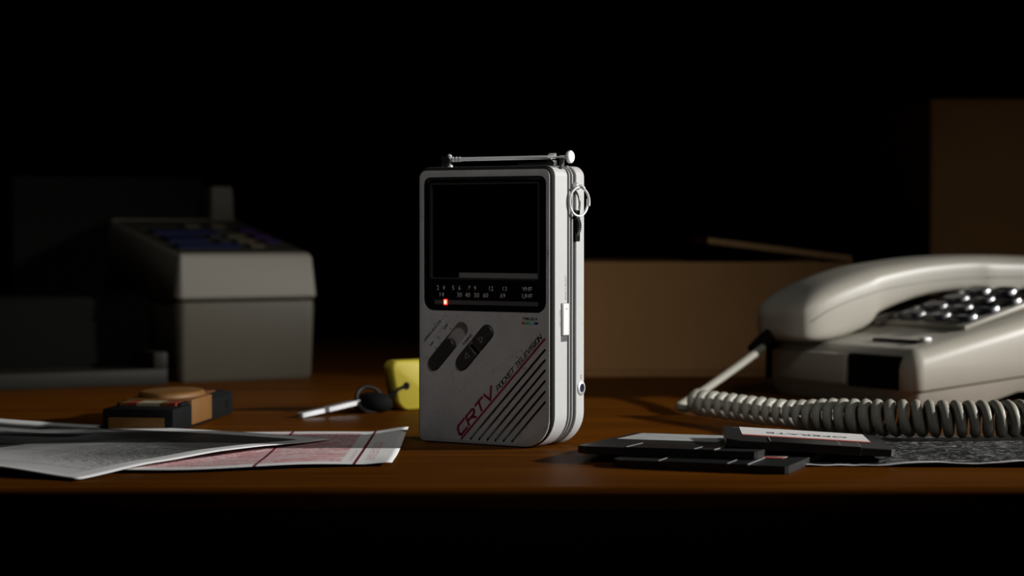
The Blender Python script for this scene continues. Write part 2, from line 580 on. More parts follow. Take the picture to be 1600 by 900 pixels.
GLY = {
    'C': [[(1, 1), (.18, 1), (0, .8), (0, .2), (.18, 0), (1, 0)]],
    'R': [[(0, 0), (0, 1)], [(0, 1), (.82, 1), (1, .85), (1, .6), (.82, .45), (0, .45)], [(.5, .45), (1, 0)]],
    'T': [[(0, 1), (1, 1)], [(.5, 1), (.5, 0)]],
    'V': [[(0, 1), (.45, 0), (1, 1)]],
    'P': [[(0, 0), (0, 1), (.85, 1), (1, .85), (1, .55), (.85, .4), (0, .4)]],
    'O': [[(.15, 0), (0, .2), (0, .8), (.15, 1), (.85, 1), (1, .8), (1, .2), (.85, 0), (.15, 0)]],
    'K': [[(0, 0), (0, 1)], [(1, 1), (.3, .5), (1, 0)], [(0, .5), (.3, .5)]],
    'E': [[(1, 1), (0, 1), (0, 0), (1, 0)], [(0, .5), (.85, .5)]],
    'L': [[(0, 1), (0, 0), (1, 0)]],
    'I': [[(.5, 0), (.5, 1)]],
    'S': [[(1, 1), (.12, 1), (0, .88), (0, .6), (.12, .5), (.88, .5), (1, .4), (1, .12), (.88, 0), (0, 0)]],
    'N': [[(0, 0), (0, 1), (1, 0), (1, 1)]],
}


def stroke_text(word, org, ex, ey, width, height, thick, total=None, slant=0.3, gap=0.35, lift=0.00008):
    """wide square slanted lettering from straight strokes"""
    bm = bmesh.new()
    org, ex, ey = Vector(org), Vector(ex).normalized(), Vector(ey).normalized()
    en = ex.cross(ey)
    x = 0.0
    for ch in word:
        if ch == ' ':
            x += width * 0.8
            continue
        w = width * (0.25 if ch == 'I' else 1.0)
        for line in GLY[ch]:
            pts = []
            for (a, b) in line:
                if ch == 'I':
                    a = 0.5
                pts.append(Vector((x + a * w + b * height * slant, b * height)))
            for p, q in zip(pts, pts[1:]):
                d = (q - p).normalized()
                nn = Vector((-d.y, d.x)) * thick / 2
                p2, q2 = p - d * thick * 0.4, q + d * thick * 0.4
                quad = [p2 + nn, q2 + nn, q2 - nn, p2 - nn]
                lo = [org + ex * c.x + ey * c.y for c in quad]
                loft(bm, [[c - en * 0.00003 for c in lo], [c + en * lift for c in lo]], True, True)
        x += w + width * gap
    return bm


def prism(bm, outline, fn, t0, t1, bev=0.0, inset_fn=None):
    """extrude a 2-D outline; fn(a, b, t) -> 3-D point"""
    return loft(bm, [[fn(a, b, t0) for a, b in outline], [fn(a, b, t1) for a, b in outline]])


# ------------------------------------------------------------------ the setting
def struct(name, bm, mat):
    o = link(name, bm, mat)
    o['kind'] = 'structure'
    return o


struct('floor', box_bm(-3, 3, -2.0, 3.2, -0.78, -0.74), 'floor')
struct('wall_back', box_bm(-3, 3, 3.15, 3.25, -0.74, 1.8), 'wall')

DESK_Y0, DESK_Y1 = 0.782, 1.95
desk = thing('desk', 'brown wooden desk with front edge coloured black for shade, carrying everything in the picture', 'desk', (0, 1.35, -0.74))
# top slab with a softly rounded front edge
bm = bmesh.new()
prof = [(DESK_Y1, 0.0)]
for k in range(7):
    a = R(90 + 90 * k / 6)
    prof.append((DESK_Y0 + 0.004 + 0.004 * math.cos(a), -0.004 + 0.004 * math.sin(a)))
prof += [(DESK_Y0 + 0.0004, -0.008), (DESK_Y1, -0.008)]
loft(bm, [[(x, y - 1.35, z + 0.74) for y, z in prof] for x in (-0.85, 0.85)])
link('desk_top', bm, 'wood', desk, 30)
link('core_board', box_bm(-0.84, 0.84, DESK_Y0 + 0.006 - 1.35, DESK_Y1 - 1.352, 0.708, 0.732), 'deskdark', desk)
link('edge_strip', box_bm(-0.85, 0.85, DESK_Y0 + 0.0015 - 1.35, DESK_Y0 + 0.006 - 1.35, 0.708, 0.732, 0.001), 'edge', desk)
link('apron', box_bm(-0.80, 0.80, DESK_Y0 + 0.05 - 1.35, DESK_Y0 + 0.068 - 1.35, 0.60, 0.708), 'deskdark', desk)
for sx in (-1, 1):
    link('side_panel', box_bm(sx * 0.81 - 0.012, sx * 0.81 + 0.012, DESK_Y0 + 0.03 - 1.35, DESK_Y1 - 1.38, 0.0, 0.708), 'deskdark', desk)

# ------------------------------------------------------------------ pocket television
TH = R(32.6)
TVR = Vector((0.01695, 0.9138, 0))          # front right bottom corner
EX = Vector((math.cos(TH), -math.sin(TH), 0))
HW = 0.0348
tv = thing('pocket_television', 'silver and black pocket television standing upright with antenna folded on top', 'television',
           TVR - EX * HW, -TH)


def F(s, z, t):      # millimetres on the front: s leftwards from the right corner (negative), z up, t depth
    return Vector((s / 1000 + HW, t / 1000, z / 1000))


BODY = (-69.6, 0.0, 0.0, 119.8, (5.0, 4.6, 14.5, 4.0))


def body_ring(t, inset, n=10):
    x0, z0, x1, z1, r = BODY
    return [F(a, b, t) for a, b in rrect(x0, z0, x1, z1, r, n, inset)]


def shell(name, rings, mat, caps=(True, True)):
    bm = bmesh.new()
    loft(bm, [body_ring(t, i) for t, i in rings], *caps)
    return link(name, bm, mat, tv, 35)


shell('front_rim', [(0.25, 3.0), (0.25, 1.5), (0.5, 1.1), (1.2, 0.4), (2.0, 0.05), (2.0, 2.0)], 'bevel', (False, False))
shell('front_shell', [(2.0, 1.8), (2.0, 0.25), (2.25, 0.0), (12.0, 0.0), (12.4, 0.3), (12.4, 3.4)], 'silver2', (False, False))
gb = shell('groove_band', [(12.3, 1.4), (12.3, 1.0), (19.5, 1.0), (19.5, 1.4)], 'tvblack', (False, False))
for t in (14.55, 16.9):
    bm = bmesh.new()
    loft(bm, [body_ring(t - 0.5, 1.2), body_ring(t - 0.5, 0.45), body_ring(t - 0.35, 0.3), body_ring(t + 0.35, 0.3), body_ring(t + 0.5, 0.45), body_ring(t + 0.5, 1.2)], False, False)
    link('groove_rib', bm, 'ribgrey', gb, 35)
shell('rear_shell', [(19.4, 3.4), (19.4, 0.3), (19.7, 0.0), (25.6, 0.0), (26.5, 0.35), (27.05, 1.2)], 'silver2', (False, True))
shell('chassis', [(5.2, 3.5), (26.0, 3.5)], 'tvblack')

# face plate with its openings
bm = bmesh.new()
FACE = (-68.15, 0.5, -1.45, 118.25, (3.4, 3.2, 12.6, 2.4))


def face_ring(t, inset):
    return [F(a, b, t) for a, b in rrect(*FACE, 10, inset)]


loft(bm, [face_ring(2.4, 0.0), face_ring(0.25, 0.0), face_ring(0.07, 0.08), face_ring(0.0, 0.3)])
plate = link('face_plate', bm, 'silver', tv, 30)
WIN = (-66.0, 57.5, -3.15, 115.4, (3.6, 3.2, 4.6, 5.0))
SWI = (-60.3, 34.6, -46.0, 49.6, 3.35)
ROC = (-45.6, 35.3, -32.9, 48.6, 3.5)
A = R(46.3)
DU = Vector((math.cos(A), math.sin(A)))
DV = Vector((-math.sin(A), math.cos(A)))
SLOT_L = [-41.44, -37.14, -32.86, -28.8, -24.6, -20.3]
SLOT_R = [41.98, 37.66, 33.3, 28.8, 24.35, 19.85]
cuts = []


def cutter(outline, t0, t1):
    bm = bmesh.new()
    prism(bm, outline, lambda a, b, t: F(a, b, t), t0, t1)
    o = link('cut', bm, 'hollow', None, 0)
    o.matrix_world = tv.matrix_basis
    cuts.append(o)


cutter(rrect(*WIN, 8), -3, 4)
cutter(capsule(*SWI), -3, 4)
cutter(capsule(*ROC), -3, 4)
for sl, zr in zip(SLOT_L, SLOT_R):
    cutter(capsule(sl, 2.4, -3.7, zr, 0.52, 5), -3, 4)
boolean(plate, cuts)
plate['label'] = 'worn grey front panel of the television'

# speaker grille backing seen through the slots
bm = bmesh.new()
prism(bm, rrect(-67.5, 1.2, -2.2, 56.0, (1, 1, 12, 2), 6), F, 2.5, 3.0)
link('grille_backing', bm, 'hollow', tv)

# screen bezel: a tub inside the window with the picture tube window cut in it
bz = bmesh.new()
loft(bz, [[F(a, b, t) for a, b in rrect(*WIN, 8, i)] for t, i in ((3.2, 0.02), (0.5, 0.02), (0.35, 0.3), (0.45, 0.9), (0.85, 1.5))])
bezel = link('screen_bezel', bz, 'gloss', tv, 30)
cuts = []
SCR = (-63.2, 71.2, -7.0, 112.9, 1.2)
cutter(rrect(*SCR, 5), -3, 5)
boolean(bezel, cuts)
bm = bmesh.new()
o1, o2 = rrect(*SCR, 5), rrect(*SCR, 5, 0.75)
loft(bm, [[F(a, b, 0.85) for a, b in o1], [F(a, b, 0.85) for a, b in o2], [F(a, b, 2.2) for a, b in o2], [F(a, b, 2.2) for a, b in o1]], False, False)
link('screen_frame', bm, 'scrframe', bezel)
bm = bmesh.new()
gl = []
NX, NZ = 14, 10
for j in range(NZ + 1):
    row = []
    for i in range(NX + 1):
        u, v = i / NX, j / NZ
        bulge = 0.8 * (1 - (2 * u - 1) ** 2) * (1 - (2 * v - 1) ** 2)
        row.append(bm.verts.new(F(-62.9 + 55.6 * u, 71.4 + 41.2 * v, 2.35 - bulge)))
    gl.append(row)
for j in range(NZ):
    for i in range(NX):
        bm.faces.new((gl[j][i], gl[j][i + 1], gl[j + 1][i + 1], gl[j + 1][i]))
bmesh.ops.solidify(bm, geom=bm.faces[:], thickness=0.0006)
link('screen_glass', bm, 'glass', bezel, 60)
bm = box_bm(*[v for v in (F(-48.0, 0, 0).x, F(-7.4, 0, 0).x, F(0, 0, 0.95).y, F(0, 0, 1.5).y, F(0, 71.7, 0).z, F(0, 74.1, 0).z)], 0.0001, 1)
link('screen_strip', bm, 'screenstrip', bezel)  # grey strip along the lower edge of the screen
# tuning scale
TS = 0.85


def face_text(body, s, z, size, mat, parent, t=0.0, ang=0.0, align='CENTER', bold=0.0, name='lettering', sx=1.0):
    ex = Vector((math.cos(ang), 0, math.sin(ang)))
    ey = Vector((-math.sin(ang), 0, math.cos(ang)))
    return link(name, text_bm(body, size / 1000, F(s, z, t), ex, ey, 0.00006, align, bold, sx), mat, parent, 0)


for body, s in (('2', -58.96), ('4', -55.9), ('5', -50.9), ('6', -47.7), ('7', -42.7), ('9', -39.6), ('12', -31.5), ('13', -24.5), ('VHF', -13.07)):
    face_text(body, s, 66.5, 2.75, 'scaleink', bezel, TS, bold=0.012, name='channel_number' if body[0] != 'V' else 'band_name')
for body, s in (('14', -57.1), ('30', -47.7), ('40', -43.4), ('50', -38.76), ('60', -34.15), ('69', -25.33), ('UHF', -13.07)):
    face_text(body, s, 63.55, 2.75, 'scaleink', bezel, TS, bold=0.012, name='channel_number' if body[0] != 'U' else 'band_name')
link('scale_track', box_bm(F(-60.6, 0, 0).x, F(-7.6, 0, 0).x, 0.00074, 0.00095, 0.06025, 0.0621, 0.00008, 1), 'track', bezel)
led = link('indicator_lamp', box_bm(F(-55.75, 0, 0).x, F(-53.7, 0, 0).x, 0.00035, 0.00085, 0.0600, 0.06255, 0.00025, 2), 'led', bezel)
led['label'] = 'glowing red tuning indicator'
link('lamp_core', box_bm(F(-55.4, 0, 0).x, F(-54.05, 0, 0).x, 0.00025, 0.0005, 0.0604, 0.06215, 0.0001, 1), 'ledcore', bezel)

# slide switch
bm = bmesh.new()
prism(bm, capsule(*SWI[:4], 3.34), F, 1.5, 2.3)
slide = link('slide_switch', bm, 'recess', tv)
bm = bmesh.new()
x0, z0, x1, z1, w = SWI
mx, mz = x0 + (x1 - x0) * 0.52, z0 + (z1 - z0) * 0.52
loft(bm, [[F(a, b, t) for a, b in capsule(x0 + .1, z0 + .1, mx, mz, w - i)] for t, i in ((1.7, 0.25), (-0.3, 0.25), (-0.8, 0.8))])
for k in range(5):
    c = Vector((x0 + (mx - x0) * (0.2 + 0.15 * k), z0 + (mz - z0) * (0.2 + 0.15 * k)))
    p, q = c - DV * 2.0, c + DV * 2.0
    loft(bm, [[F(a, b, t) for a, b in capsule(p.x, p.y, q.x, q.y, 0.22, 3)] for t in (-0.7, -1.0)])
link('switch_knob', bm, 'button', slide)
# tuning buttons
bm = bmesh.new()
prism(bm, capsule(*ROC[:4], 3.49), F, 1.5, 2.3)
rk = link('tuning_rocker', bm, 'recess', tv)
cx, cz = (ROC[0] + ROC[2]) / 2, (ROC[1] + ROC[3]) / 2


def half_cap(sgn, w, inset, gap=0.85):
    """one end of the rocker: rounded outside, cut square towards the middle"""
    L = (Vector((ROC[2] - ROC[0], ROC[3] - ROC[1]))).length / 2
    pts = []
    w2 = w - inset
    for k in range(11):
        a = -90 + 180 * k / 10
        pts.append((L + w2 * math.cos(R(a)), w2 * math.sin(R(a))))
    pts += [(gap + 0.6 + inset, w2), (gap + inset, w2 - 0.6), (gap + inset, -w2 + 0.6), (gap + 0.6 + inset, -w2)]
    return [(cx + (DU * (sgn * a) + DV * (sgn * b)).x, cz + (DU * (sgn * a) + DV * (sgn * b)).y) for a, b in pts]


for sg in (1, -1):
    bm = bmesh.new()
    loft(bm, [[F(a, b, t) for a, b in half_cap(sg, 3.5, i)] for t, i in ((1.7, 0.3), (-0.2, 0.3), (-0.7, 0.8))])
    btn = link('tuning_button', bm, 'button', rk)
    c = Vector((cx, cz)) + DU * (sg * 5.2)
    tri = [c + DU * (sg * 1.35), c - DU * (sg * 0.9) + DV * 1.25, c - DU * (sg * 0.9) - DV * 1.25]
    bm = bmesh.new()
    for p, q in zip(tri, tri[1:] + tri[:1]):
        d = (q - p).normalized()
        nn = Vector((-d.y, d.x)) * 0.16
        quad = [p + nn - d * .1, q + nn + d * .1, q - nn + d * .1, p - nn - d * .1]
        loft(bm, [[F(v.x, v.y, t) for v in quad] for t in (-0.66, -0.76)])
    link('arrow_mark', bm, 'greyink', btn, 0)
# printed words by the controls
face_text('UHF/VHF SELECTOR', -65.4, 43.6, 1.45, 'darkink', tv, 0, A, 'LEFT', 0.02)
face_text('VHF', -62.2, 41.5, 1.6, 'darkink', tv, 0, A, 'LEFT', 0.02)
face_text('UHF', -54.9, 49.2, 1.6, 'darkink', tv, 0, A, 'LEFT', 0.02)
face_text('(', -57.9, 45.2, 1.9, 'darkink', tv, 0, A, 'LEFT', 0.02)
face_text('L', -59.5, 40.8, 1.5, 'darkink', tv, 0, A, 'LEFT', 0.02)
face_text('L', -51.5, 49.3, 1.5, 'darkink', tv, 0, A, 'LEFT', 0.02)
face_text('TUNING', -44.9, 42.4, 1.75, 'darkink', tv, 0, A, 'LEFT', 0.02)
face_text('TPM-5014', -11.2, 54.35, 1.75, 'darkink', tv, 0, 0, 'CENTER', 0.02)
for k, (c, a, b) in enumerate((('inkred', -15.2, -13.7), ('inkgreen', -13.5, -11.1), ('inkcyan', -11.1, -8.9), ('inkblue', -8.9, -7.0))):
    link('colour_mark', box_bm(F(a, 0, 0).x, F(b, 0, 0).x, -0.00006, 0.0001, 0.0526, 0.0536), c, tv)
# red stripe and maker's lettering
bm = bmesh.new()
loft(bm, [[F(a, b, t) for a, b in capsule(-45.9, 2.5, -3.9, 46.45, 0.5, 4)] for t in (0.05, -0.07)])
link('red_stripe', bm, 'crimson', tv, 0)


def along(u, v):
    p = Vector((-46.1, 2.16)) + DU * u + DV * v
    return F(p.x, p.y, 0)


ex3, ey3 = Vector((DU.x, 0, DU.y)), Vector((DV.x, 0, DV.y))
nm = link('brand_lettering', stroke_text('CRTV', along(0.6, 1.35), ex3, ey3, 0.0052, 0.0037, 0.00105, slant=0.45, gap=0.29), 'crimson', tv, 0)
nm['label'] = 'crimson slanted capital lettering'
link('caption_lettering', stroke_text('POCKET TELEVISION', along(28.6, 1.25), ex3, ey3, 0.00165, 0.0018, 0.00036, slant=0.45, gap=0.27), 'blackink', tv, 0)

# telescopic antenna lying along the top
TA, ZA = 9.0, 123.4
ant = link('antenna_rod', tube_bm([F(-57.5, ZA - 0.1, TA), F(-6.0, ZA, TA)], 0.00085, 12), 'rod', tv)
link('antenna_section', tube_bm([F(-6.2, ZA, TA), F(0.5, ZA, TA)], 0.0004, 10), 'rod', ant)
link('antenna_section', tube_bm([F(-1.8, ZA, TA), F(2.4, ZA, TA)], 0.0007, 10), 'rod', ant)
link('antenna_tip', lathe_bm([(0.0012, 0), (0.0024, 0.0002), (0.0027, 0.0007), (0.0027, 0.0015), (0.0023, 0.0019), (0.0008, 0.0021)], F(2.2, ZA, TA), (1, 0, 0), 24), 'rod', ant)
for s in (-56.6, -54.8, -53.0):
    link('antenna_collar', lathe_bm([(0.0009, -0.0003), (0.00115, -0.0001), (0.00115, 0.0003), (0.0009, 0.0005)], F(s, ZA - 0.1, TA), (1, 0, 0), 16), 'steel', ant)
pv = link('antenna_pivot', lathe_bm([(0.0018, 0), (0.0018, 0.0022), (0.0012, 0.0026), (0.0012, 0.0042)], F(-59.2, 119.2, TA), (0, 0, 1), 20), 'tvblack', tv)
link('pivot_fork', box_bm(F(-61.6, 0, 0).x, F(-60.9, 0, 0).x, 0.0078, 0.0102, 0.1193, 0.1243, 0.0003), 'steel', pv)
link('pivot_fork', box_bm(F(-61.6, 0, 0).x, F(-57.0, 0, 0).x, 0.0068, 0.0075, 0.1206, 0.1246, 0.0003), 'tvblack', pv)
link('pivot_screw', lathe_bm([(0.001, 0), (0.001, 0.0008), (0.0006, 0.0011)], F(-58.4, 124.4, TA), (0.5, 0, 1), 14), 'chrome', pv)
link('pivot_screw', lathe_bm([(0.0012, 0), (0.0012, 0.0009), (0.0006, 0.0013)], F(-57.6, 119.7, TA - 0.6), (0, 0, 1), 14), 'chrome', pv)
cl = link('antenna_clip', box_bm(F(-7.6, 0, 0).x, F(-4.2, 0, 0).x, 0.0072, 0.0108, 0.1195, 0.1222, 0.0004), 'tvblack', tv)
bm = bmesh.new()
for k in range(9):
    pass
ring = []
for s in (-7.4, -4.6):
    ring.append([F(s + 1.0 * math.sin(R(a)) * 0.6, ZA + 1.75 * math.sin(R(a)), TA + 1.55 * math.cos(R(a))) for a in range(-20, 201, 20)])
loft(bm, ring, False, False, False)
bmesh.ops.solidify(bm, geom=bm.faces[:], thickness=0.0004)
link('clip_spring', bm, 'chrome', cl)
link('clip_screw', lathe_bm([(0.0006, 0), (0.0006, 0.0008), (0.0003, 0.001)], F(-3.6, 119.6, TA - 1.5), (0, 0, 1), 12), 'chrome', cl)
link('clip_screw', lathe_bm([(0.0006, 0), (0.0006, 0.0008), (0.0003, 0.001)], F(-0.8, 118.9, TA + 4.0), (0.4, 0, 1), 12), 'chrome', cl)
link('top_plate', box_bm(F(-20, 0, 0).x, F(-3.5, 0, 0).x, 0.004, 0.0068, 0.1195, 0.1209, 0.0004), 'tvblack', tv)
link('rest_block', box_bm(F(-1.6, 0, 0).x, F(1.0, 0, 0).x - 0.0012, 0.0078, 0.0102, 0.1185, 0.1226, 0.0003), 'framegrey', tv)


# things on the right-hand side; D(off, t, z): off = millimetres outwards
def D(off, t, z):
    return F(off, z, t)


lug = link('strap_lug', lathe_bm([(0.0016, 0.0), (0.0016, 0.0016), (0.0011, 0.0021)], D(0, 18.2, 111.2), (1, 0, 0), 18), 'chrome', tv)
link('lug_eye', tube_bm([D(1.8, 18.2, 111.4), D(2.9, 19.0, 111.2), D(3.4, 20.2, 110.2)], 0.0008, 10), 'chrome', lug)
# split ring hanging from the lug
ctr = D(2.1, 18.4, 104.6)
rn = Vector((0.985, -0.17, 0.0)).normalized()
re1 = Vector((0, 0, 1))
re2 = rn.cross(re1).normalized()
bm = bmesh.new()
pts = []
NR = 90
for k in range(NR + 1):
    a = R(168) + R(360 * 1.08) * k / NR
    off = (k / NR - 0.5) * 0.0009
    pts.append(ctr + (re1 * math.sin(a) + re2 * math.cos(a)) * 0.0061 + rn * off)
tube_bm(pts, 0.00050, 10, bm)
link('split_ring', bm, 'chrome', tv)
# knurled thumb wheel in its slot
bm = bmesh.new()
prism(bm, rrect(18.9, 87.6, 22.6, 101.0, 0.5, 4), lambda a, b, t: D(t, a, b), -1.5, 0.03)
tw = link('thumb_wheel_slot', bm, 'hollow', tv)
bm = bmesh.new()
nT = 44
prof = []
rings = []
for yy in (19.7, 21.8):
    rg = []
    for k in range(nT * 2):
        a = 2 * math.pi * k / (nT * 2)
        r = 6.4 + (0.16 if k % 2 else -0.16)
        rg.append(D(-5.1 + r * math.cos(a), yy, 94.2 + r * math.sin(a)))
    rings.append(rg)
loft(bm, rings)
link('thumb_wheel', bm, 'bevel', tw, 20)
# band slider
bm = bmesh.new()
prism(bm, rrect(6.9, 45.2, 12.2, 61.6, 0.25, 3), lambda a, b, t: D(t, a, b), -0.6, 0.03)
bs = link('slider_slot', bm, 'framegrey', tv)
bm = bmesh.new()
loft(bm, [[D(t, a, b) for a, b in rrect(7.3, 47.9, 12.2, 61.4, 0.3, 3, i)] for t, i in ((-0.4, 0), (0.7, 0), (1.0, 0.3))])
sk = link('slider_knob', bm, 'white', bs)
zt = (0, 0, 1)
yt = (0, -1, 0)


def side_text(body, t, z, size, mat, parent, off=0.0, align='LEFT'):
    return link('lettering', text_bm(body, size / 1000, D(off, t, z), (0, 0, 1), (0, -1, 0), 0.00006, align), mat, parent, 0)


side_text('BRIGHT SELECT', 11.3, 62.8, 1.5, 'greyink', tv)
side_text('LIGHT  DARK', 6.6, 51.5, 1.2, 'greyink', tv)
side_text('A', 10.6, 58.6, 1.7, 'greyink', sk, 1.0)
# earphone socket
jk = link('earphone_socket', lathe_bm([(0.0031, -0.0002), (0.0031, 0.0003), (0.0026, 0.0006), (0.0019, 0.0006), (0.0017, 0.0002), (0.0017, -0.002)], D(0, 23.6, 24.6), (1, 0, 0), 24), 'steel', tv)
link('socket_hole', lathe_bm([(0.00165, -0.002), (0.00165, 0.00045), (0.0004, 0.00046)], D(0, 23.6, 24.6), (1, 0, 0), 20), 'sockethole', jk)
side_text('OO', 24.0, 28.4, 1.3, 'darkink', tv)

# ------------------------------------------------------------------ telephone
PU = Vector((0.85, 0.527, 0)).normalized()
PANG = math.atan2(PU.y, PU.x)
PC = Vector((0.2055, 1.1157, 0))
tel = thing('telephone', 'ivory push-button desk telephone with handset on its cradle and coiled cord', 'telephone', PC, PANG)


# local axes: x = a (towards the back of the telephone), y = b (towards the handset)
def top_z(a):
    return 0.0285 + 0.25 * min(a, 0.15) + 0.06 * max(0, a - 0.15)


def seam_z(a):
    return 0.0078 + 0.075 * a


def foot(inset, r=0.009, a1=0.212, b1=0.124):
    return rrect(0.0, 0.0, a1, b1, r, 8, inset)


bm = bmesh.new()
rings = []
for i, kind, dz in ((0.0012, 's', 0.0), (0.0, 's', 0.0012), (0.0, 't', -0.0085), (0.0006, 't', -0.0055), (0.0022, 't', -0.0028), (0.0045, 't', -0.0010), (0.0075, 't', -0.0002), (0.0105, 't', 0.0)):
    rings.append([Vector((a, b, (seam_z(a) if kind == 's' else top_z(a)) + dz)) for a, b in foot(i)])
loft(bm, rings)
base = link('base_top', bm, 'beige', tel, 50)
# lower shell with feet: tapers in, arched between the feet
bm = bmesh.new()
NA = 40
rings = []
o0 = foot(0.0018)
for i, f in ((0.0018, 1.0), (0.0035, 0.55), (0.007, 0.0)):
    rings.append([Vector((a, b, f * (seam_z(a) + 0.0002) + (1 - f) * (0.0 if a < 0.062 or a > 0.17 else 0.0055))) for a, b in
                  [(q[0], q[1]) for q in (lambda L: L)(sum([[((p[0] * (1 - k / 8) + n[0] * k / 8), (p[1] * (1 - k / 8) + n[1] * k / 8)) for k in range(8)] for p, n in zip(foot(i), foot(i)[1:] + foot(i)[:1])], []))]])
loft(bm, rings)
link('base_bottom', bm, 'beige', tel, 40)
# dark recess in the front of the base
link('front_recess', box_bm(-0.0006, 0.004, 0.0095, 0.0500, 0.0088, 0.0268, 0.0012), 'hollow', tel)
link('front_block', box_bm(-0.0012, 0.004, 0.0525, 0.1135, 0.0100, 0.0262, 0.0012), 'beige', tel)
link('cradle_gap', box_bm(-0.0009, 0.006, 0.1140, 0.1195, 0.009, 0.030, 0.0006), 'hollow', tel)
# slot with a small bright tab
sl = link('message_slot', box_bm(0.0185, 0.0235, 0.018, 0.052, top_z(0.019) - 0.004, top_z(0.021) + 0.0004, 0.0004), 'hollow', tel)
sl.rotation_euler = (0, 0, 0)
link('slot_tab', box_bm(0.0205, 0.0255, 0.0130, 0.0175, top_z(0.021), top_z(0.023) + 0.0016, 0.0007), 'white', tel)
# keypad plate, keys
TILT = -math.atan(0.25)


def tilt_obj(o, a, b, dz=0.0):
    o.location = (a, b, top_z(a) + dz)
    o.rotation_euler = (0, TILT, 0)
    return o


kp = tilt_obj(link('keypad_plate', box_bm(-0.035, 0.035, -0.0315, 0.0315, -0.002, 0.0003, 0.0006), 'beige', tel), 0.0835, 0.0455)
keymesh = None
for r_ in range(4):
    for c_ in range(3):
        if keymesh is None:
            bm = bmesh.new()
            rr = []
            for z, i in ((-0.001, 0.0), (0.0026, 0.0), (0.0036, 0.0008), (0.0033, 0.0024), (0.0029, 0.0036)):
                rr.append([Vector((a, b, z)) for a, b in rrect(-0.0055, -0.0075, 0.0055, 0.0075, 0.0035, 5, i)])
            loft(bm, rr)
            k = link('key', bm, 'key', tel, 40)
            keymesh = k.data
        else:
            k = bpy.data.objects.new('key', keymesh)
            COL.objects.link(k)
            k.parent = tel
        tilt_obj(k, 0.0596 + 0.0162 * r_, 0.0252 + 0.0200 * c_, 0.0003)
sm = None
for q in range(6):
    if sm is None:
        k = link('memory_key', box_bm(-0.0042, 0.0042, -0.002, 0.002, -0.001, 0.0018, 0.0006), 'smallkey', tel)
        sm = k.data
    else:
        k = bpy.data.objects.new('memory_key', sm)
        COL.objects.link(k)
        k.parent = tel
    tilt_obj(k, 0.050 + 0.0118 * q, 0.0795)

# handset: lofted along a, from mouthpiece (low a) to earpiece (high a)
HB = 0.098
prof = [  # a, top z, bottom z, half width
    (-0.0125, 0.0450, 0.0355, 0.0085), (-0.0115, 0.0480, 0.0330, 0.0150), (-0.0085, 0.0515, 0.0314, 0.0200), (-0.0030, 0.0556, 0.0306, 0.0224), (0.0060, 0.0606, 0.0305, 0.0234),
    (0.0200, 0.0656, 0.0325, 0.0236), (0.0350, 0.0694, 0.0368, 0.0234), (0.0405, 0.0706, 0.0396, 0.0232), (0.0430, 0.0711, 0.0440, 0.0228), (0.0480, 0.0720, 0.0465, 0.0224),
    (0.0740, 0.0752, 0.0538, 0.0214), (0.0920, 0.0766, 0.0562, 0.0214), (0.1100, 0.0774, 0.0572, 0.0218), (0.1200, 0.0776, 0.0572, 0.0224), (0.1245, 0.0777, 0.0555, 0.0230),
    (0.1280, 0.0777, 0.0525, 0.0236), (0.1550, 0.0774, 0.0515, 0.0238), (0.1780, 0.0765, 0.0520, 0.0238), (0.1860, 0.0755, 0.0530, 0.0228), (0.1920, 0.0737, 0.0555, 0.0200), (0.1950, 0.0710, 0.0585, 0.0150), (0.1958, 0.068, 0.061, 0.009)]
bm = bmesh.new()
rings = []
for a, zt_, zb, hw in prof:
    cz_, hz = (zt_ + zb) / 2, (zt_ - zb) / 2
    rg = []
    for k in range(32):
        t = 2 * math.pi * k / 32
        c, s = math.cos(t), math.sin(t)
        e = 0.52 if s > 0 else 0.32           # rounder crown, squarer underside
        rg.append(Vector((a, HB + hw * math.copysign(abs(c) ** e, c), cz_ + hz * math.copysign(abs(s) ** e, s))))
    rings.append(rg)
loft(bm, rings)
hs = link('handset', bm, 'beige', tel, 60)
sub = hs.modifiers.new('sub', 'SUBSURF')
sub.levels = sub.render_levels = 1
# moulding seam along the near side of the handset
pts = []
for a, zt_, zb, hw in prof[3:-3]:
    pts.append((a, HB - hw * 1.0 + 0.0001, zt_ - 0.0128))
link('handset_seam', tube_bm(bez(pts, 4), 0.00028, 6), 'smallkey', hs)
link('cord_boot', tube_bm([(-0.010, 0.103, 0.034), (-0.018, 0.1045, 0.0285), (-0.022, 0.105, 0.026)], [0.0045, 0.004, 0.0032], 12), 'hollow', hs)


def to_tel(p):
    return Matrix.Rotation(-PANG, 3, 'Z') @ (Vector(p) - PC)


# plain stretch of cord, then the coil
cord_pts = [(0.1375, 1.192, 0.0275), (0.121, 1.165, 0.019), (0.100, 1.130, 0.0090), (0.0872, 1.107, 0.0038), (0.0845, 1.098, 0.0028), (0.0872, 1.090, 0.0026), (0.0925, 1.085, 0.004), (0.0965, 1.080, 0.0075)]
link('handset_cord', tube_bm([to_tel(p) for p in bez(cord_pts, 6)], 0.0021, 10), 'cord', tel)
path = bez([(0.0925, 1.078, 0.0070), (0.0965, 1.066, 0.0070), (0.107, 1.045, 0.0070), (0.121, 1.016, 0.0072), (0.134, 0.991, 0.0078), (0.1445, 0.9765, 0.0086), (0.159, 0.9645, 0.0092),
            (0.179, 0.9555, 0.0096), (0.202, 0.9525, 0.0096), (0.225, 0.954, 0.0098), (0.248, 0.962, 0.0098), (0.272, 0.985, 0.0095), (0.296, 1.022, 0.0092), (0.314, 1.062, 0.0090)], 24)
# arc-length resample
L = [0.0]
for p, q in zip(path, path[1:]):
    L.append(L[-1] + (q - p).length)
tot = L[-1]


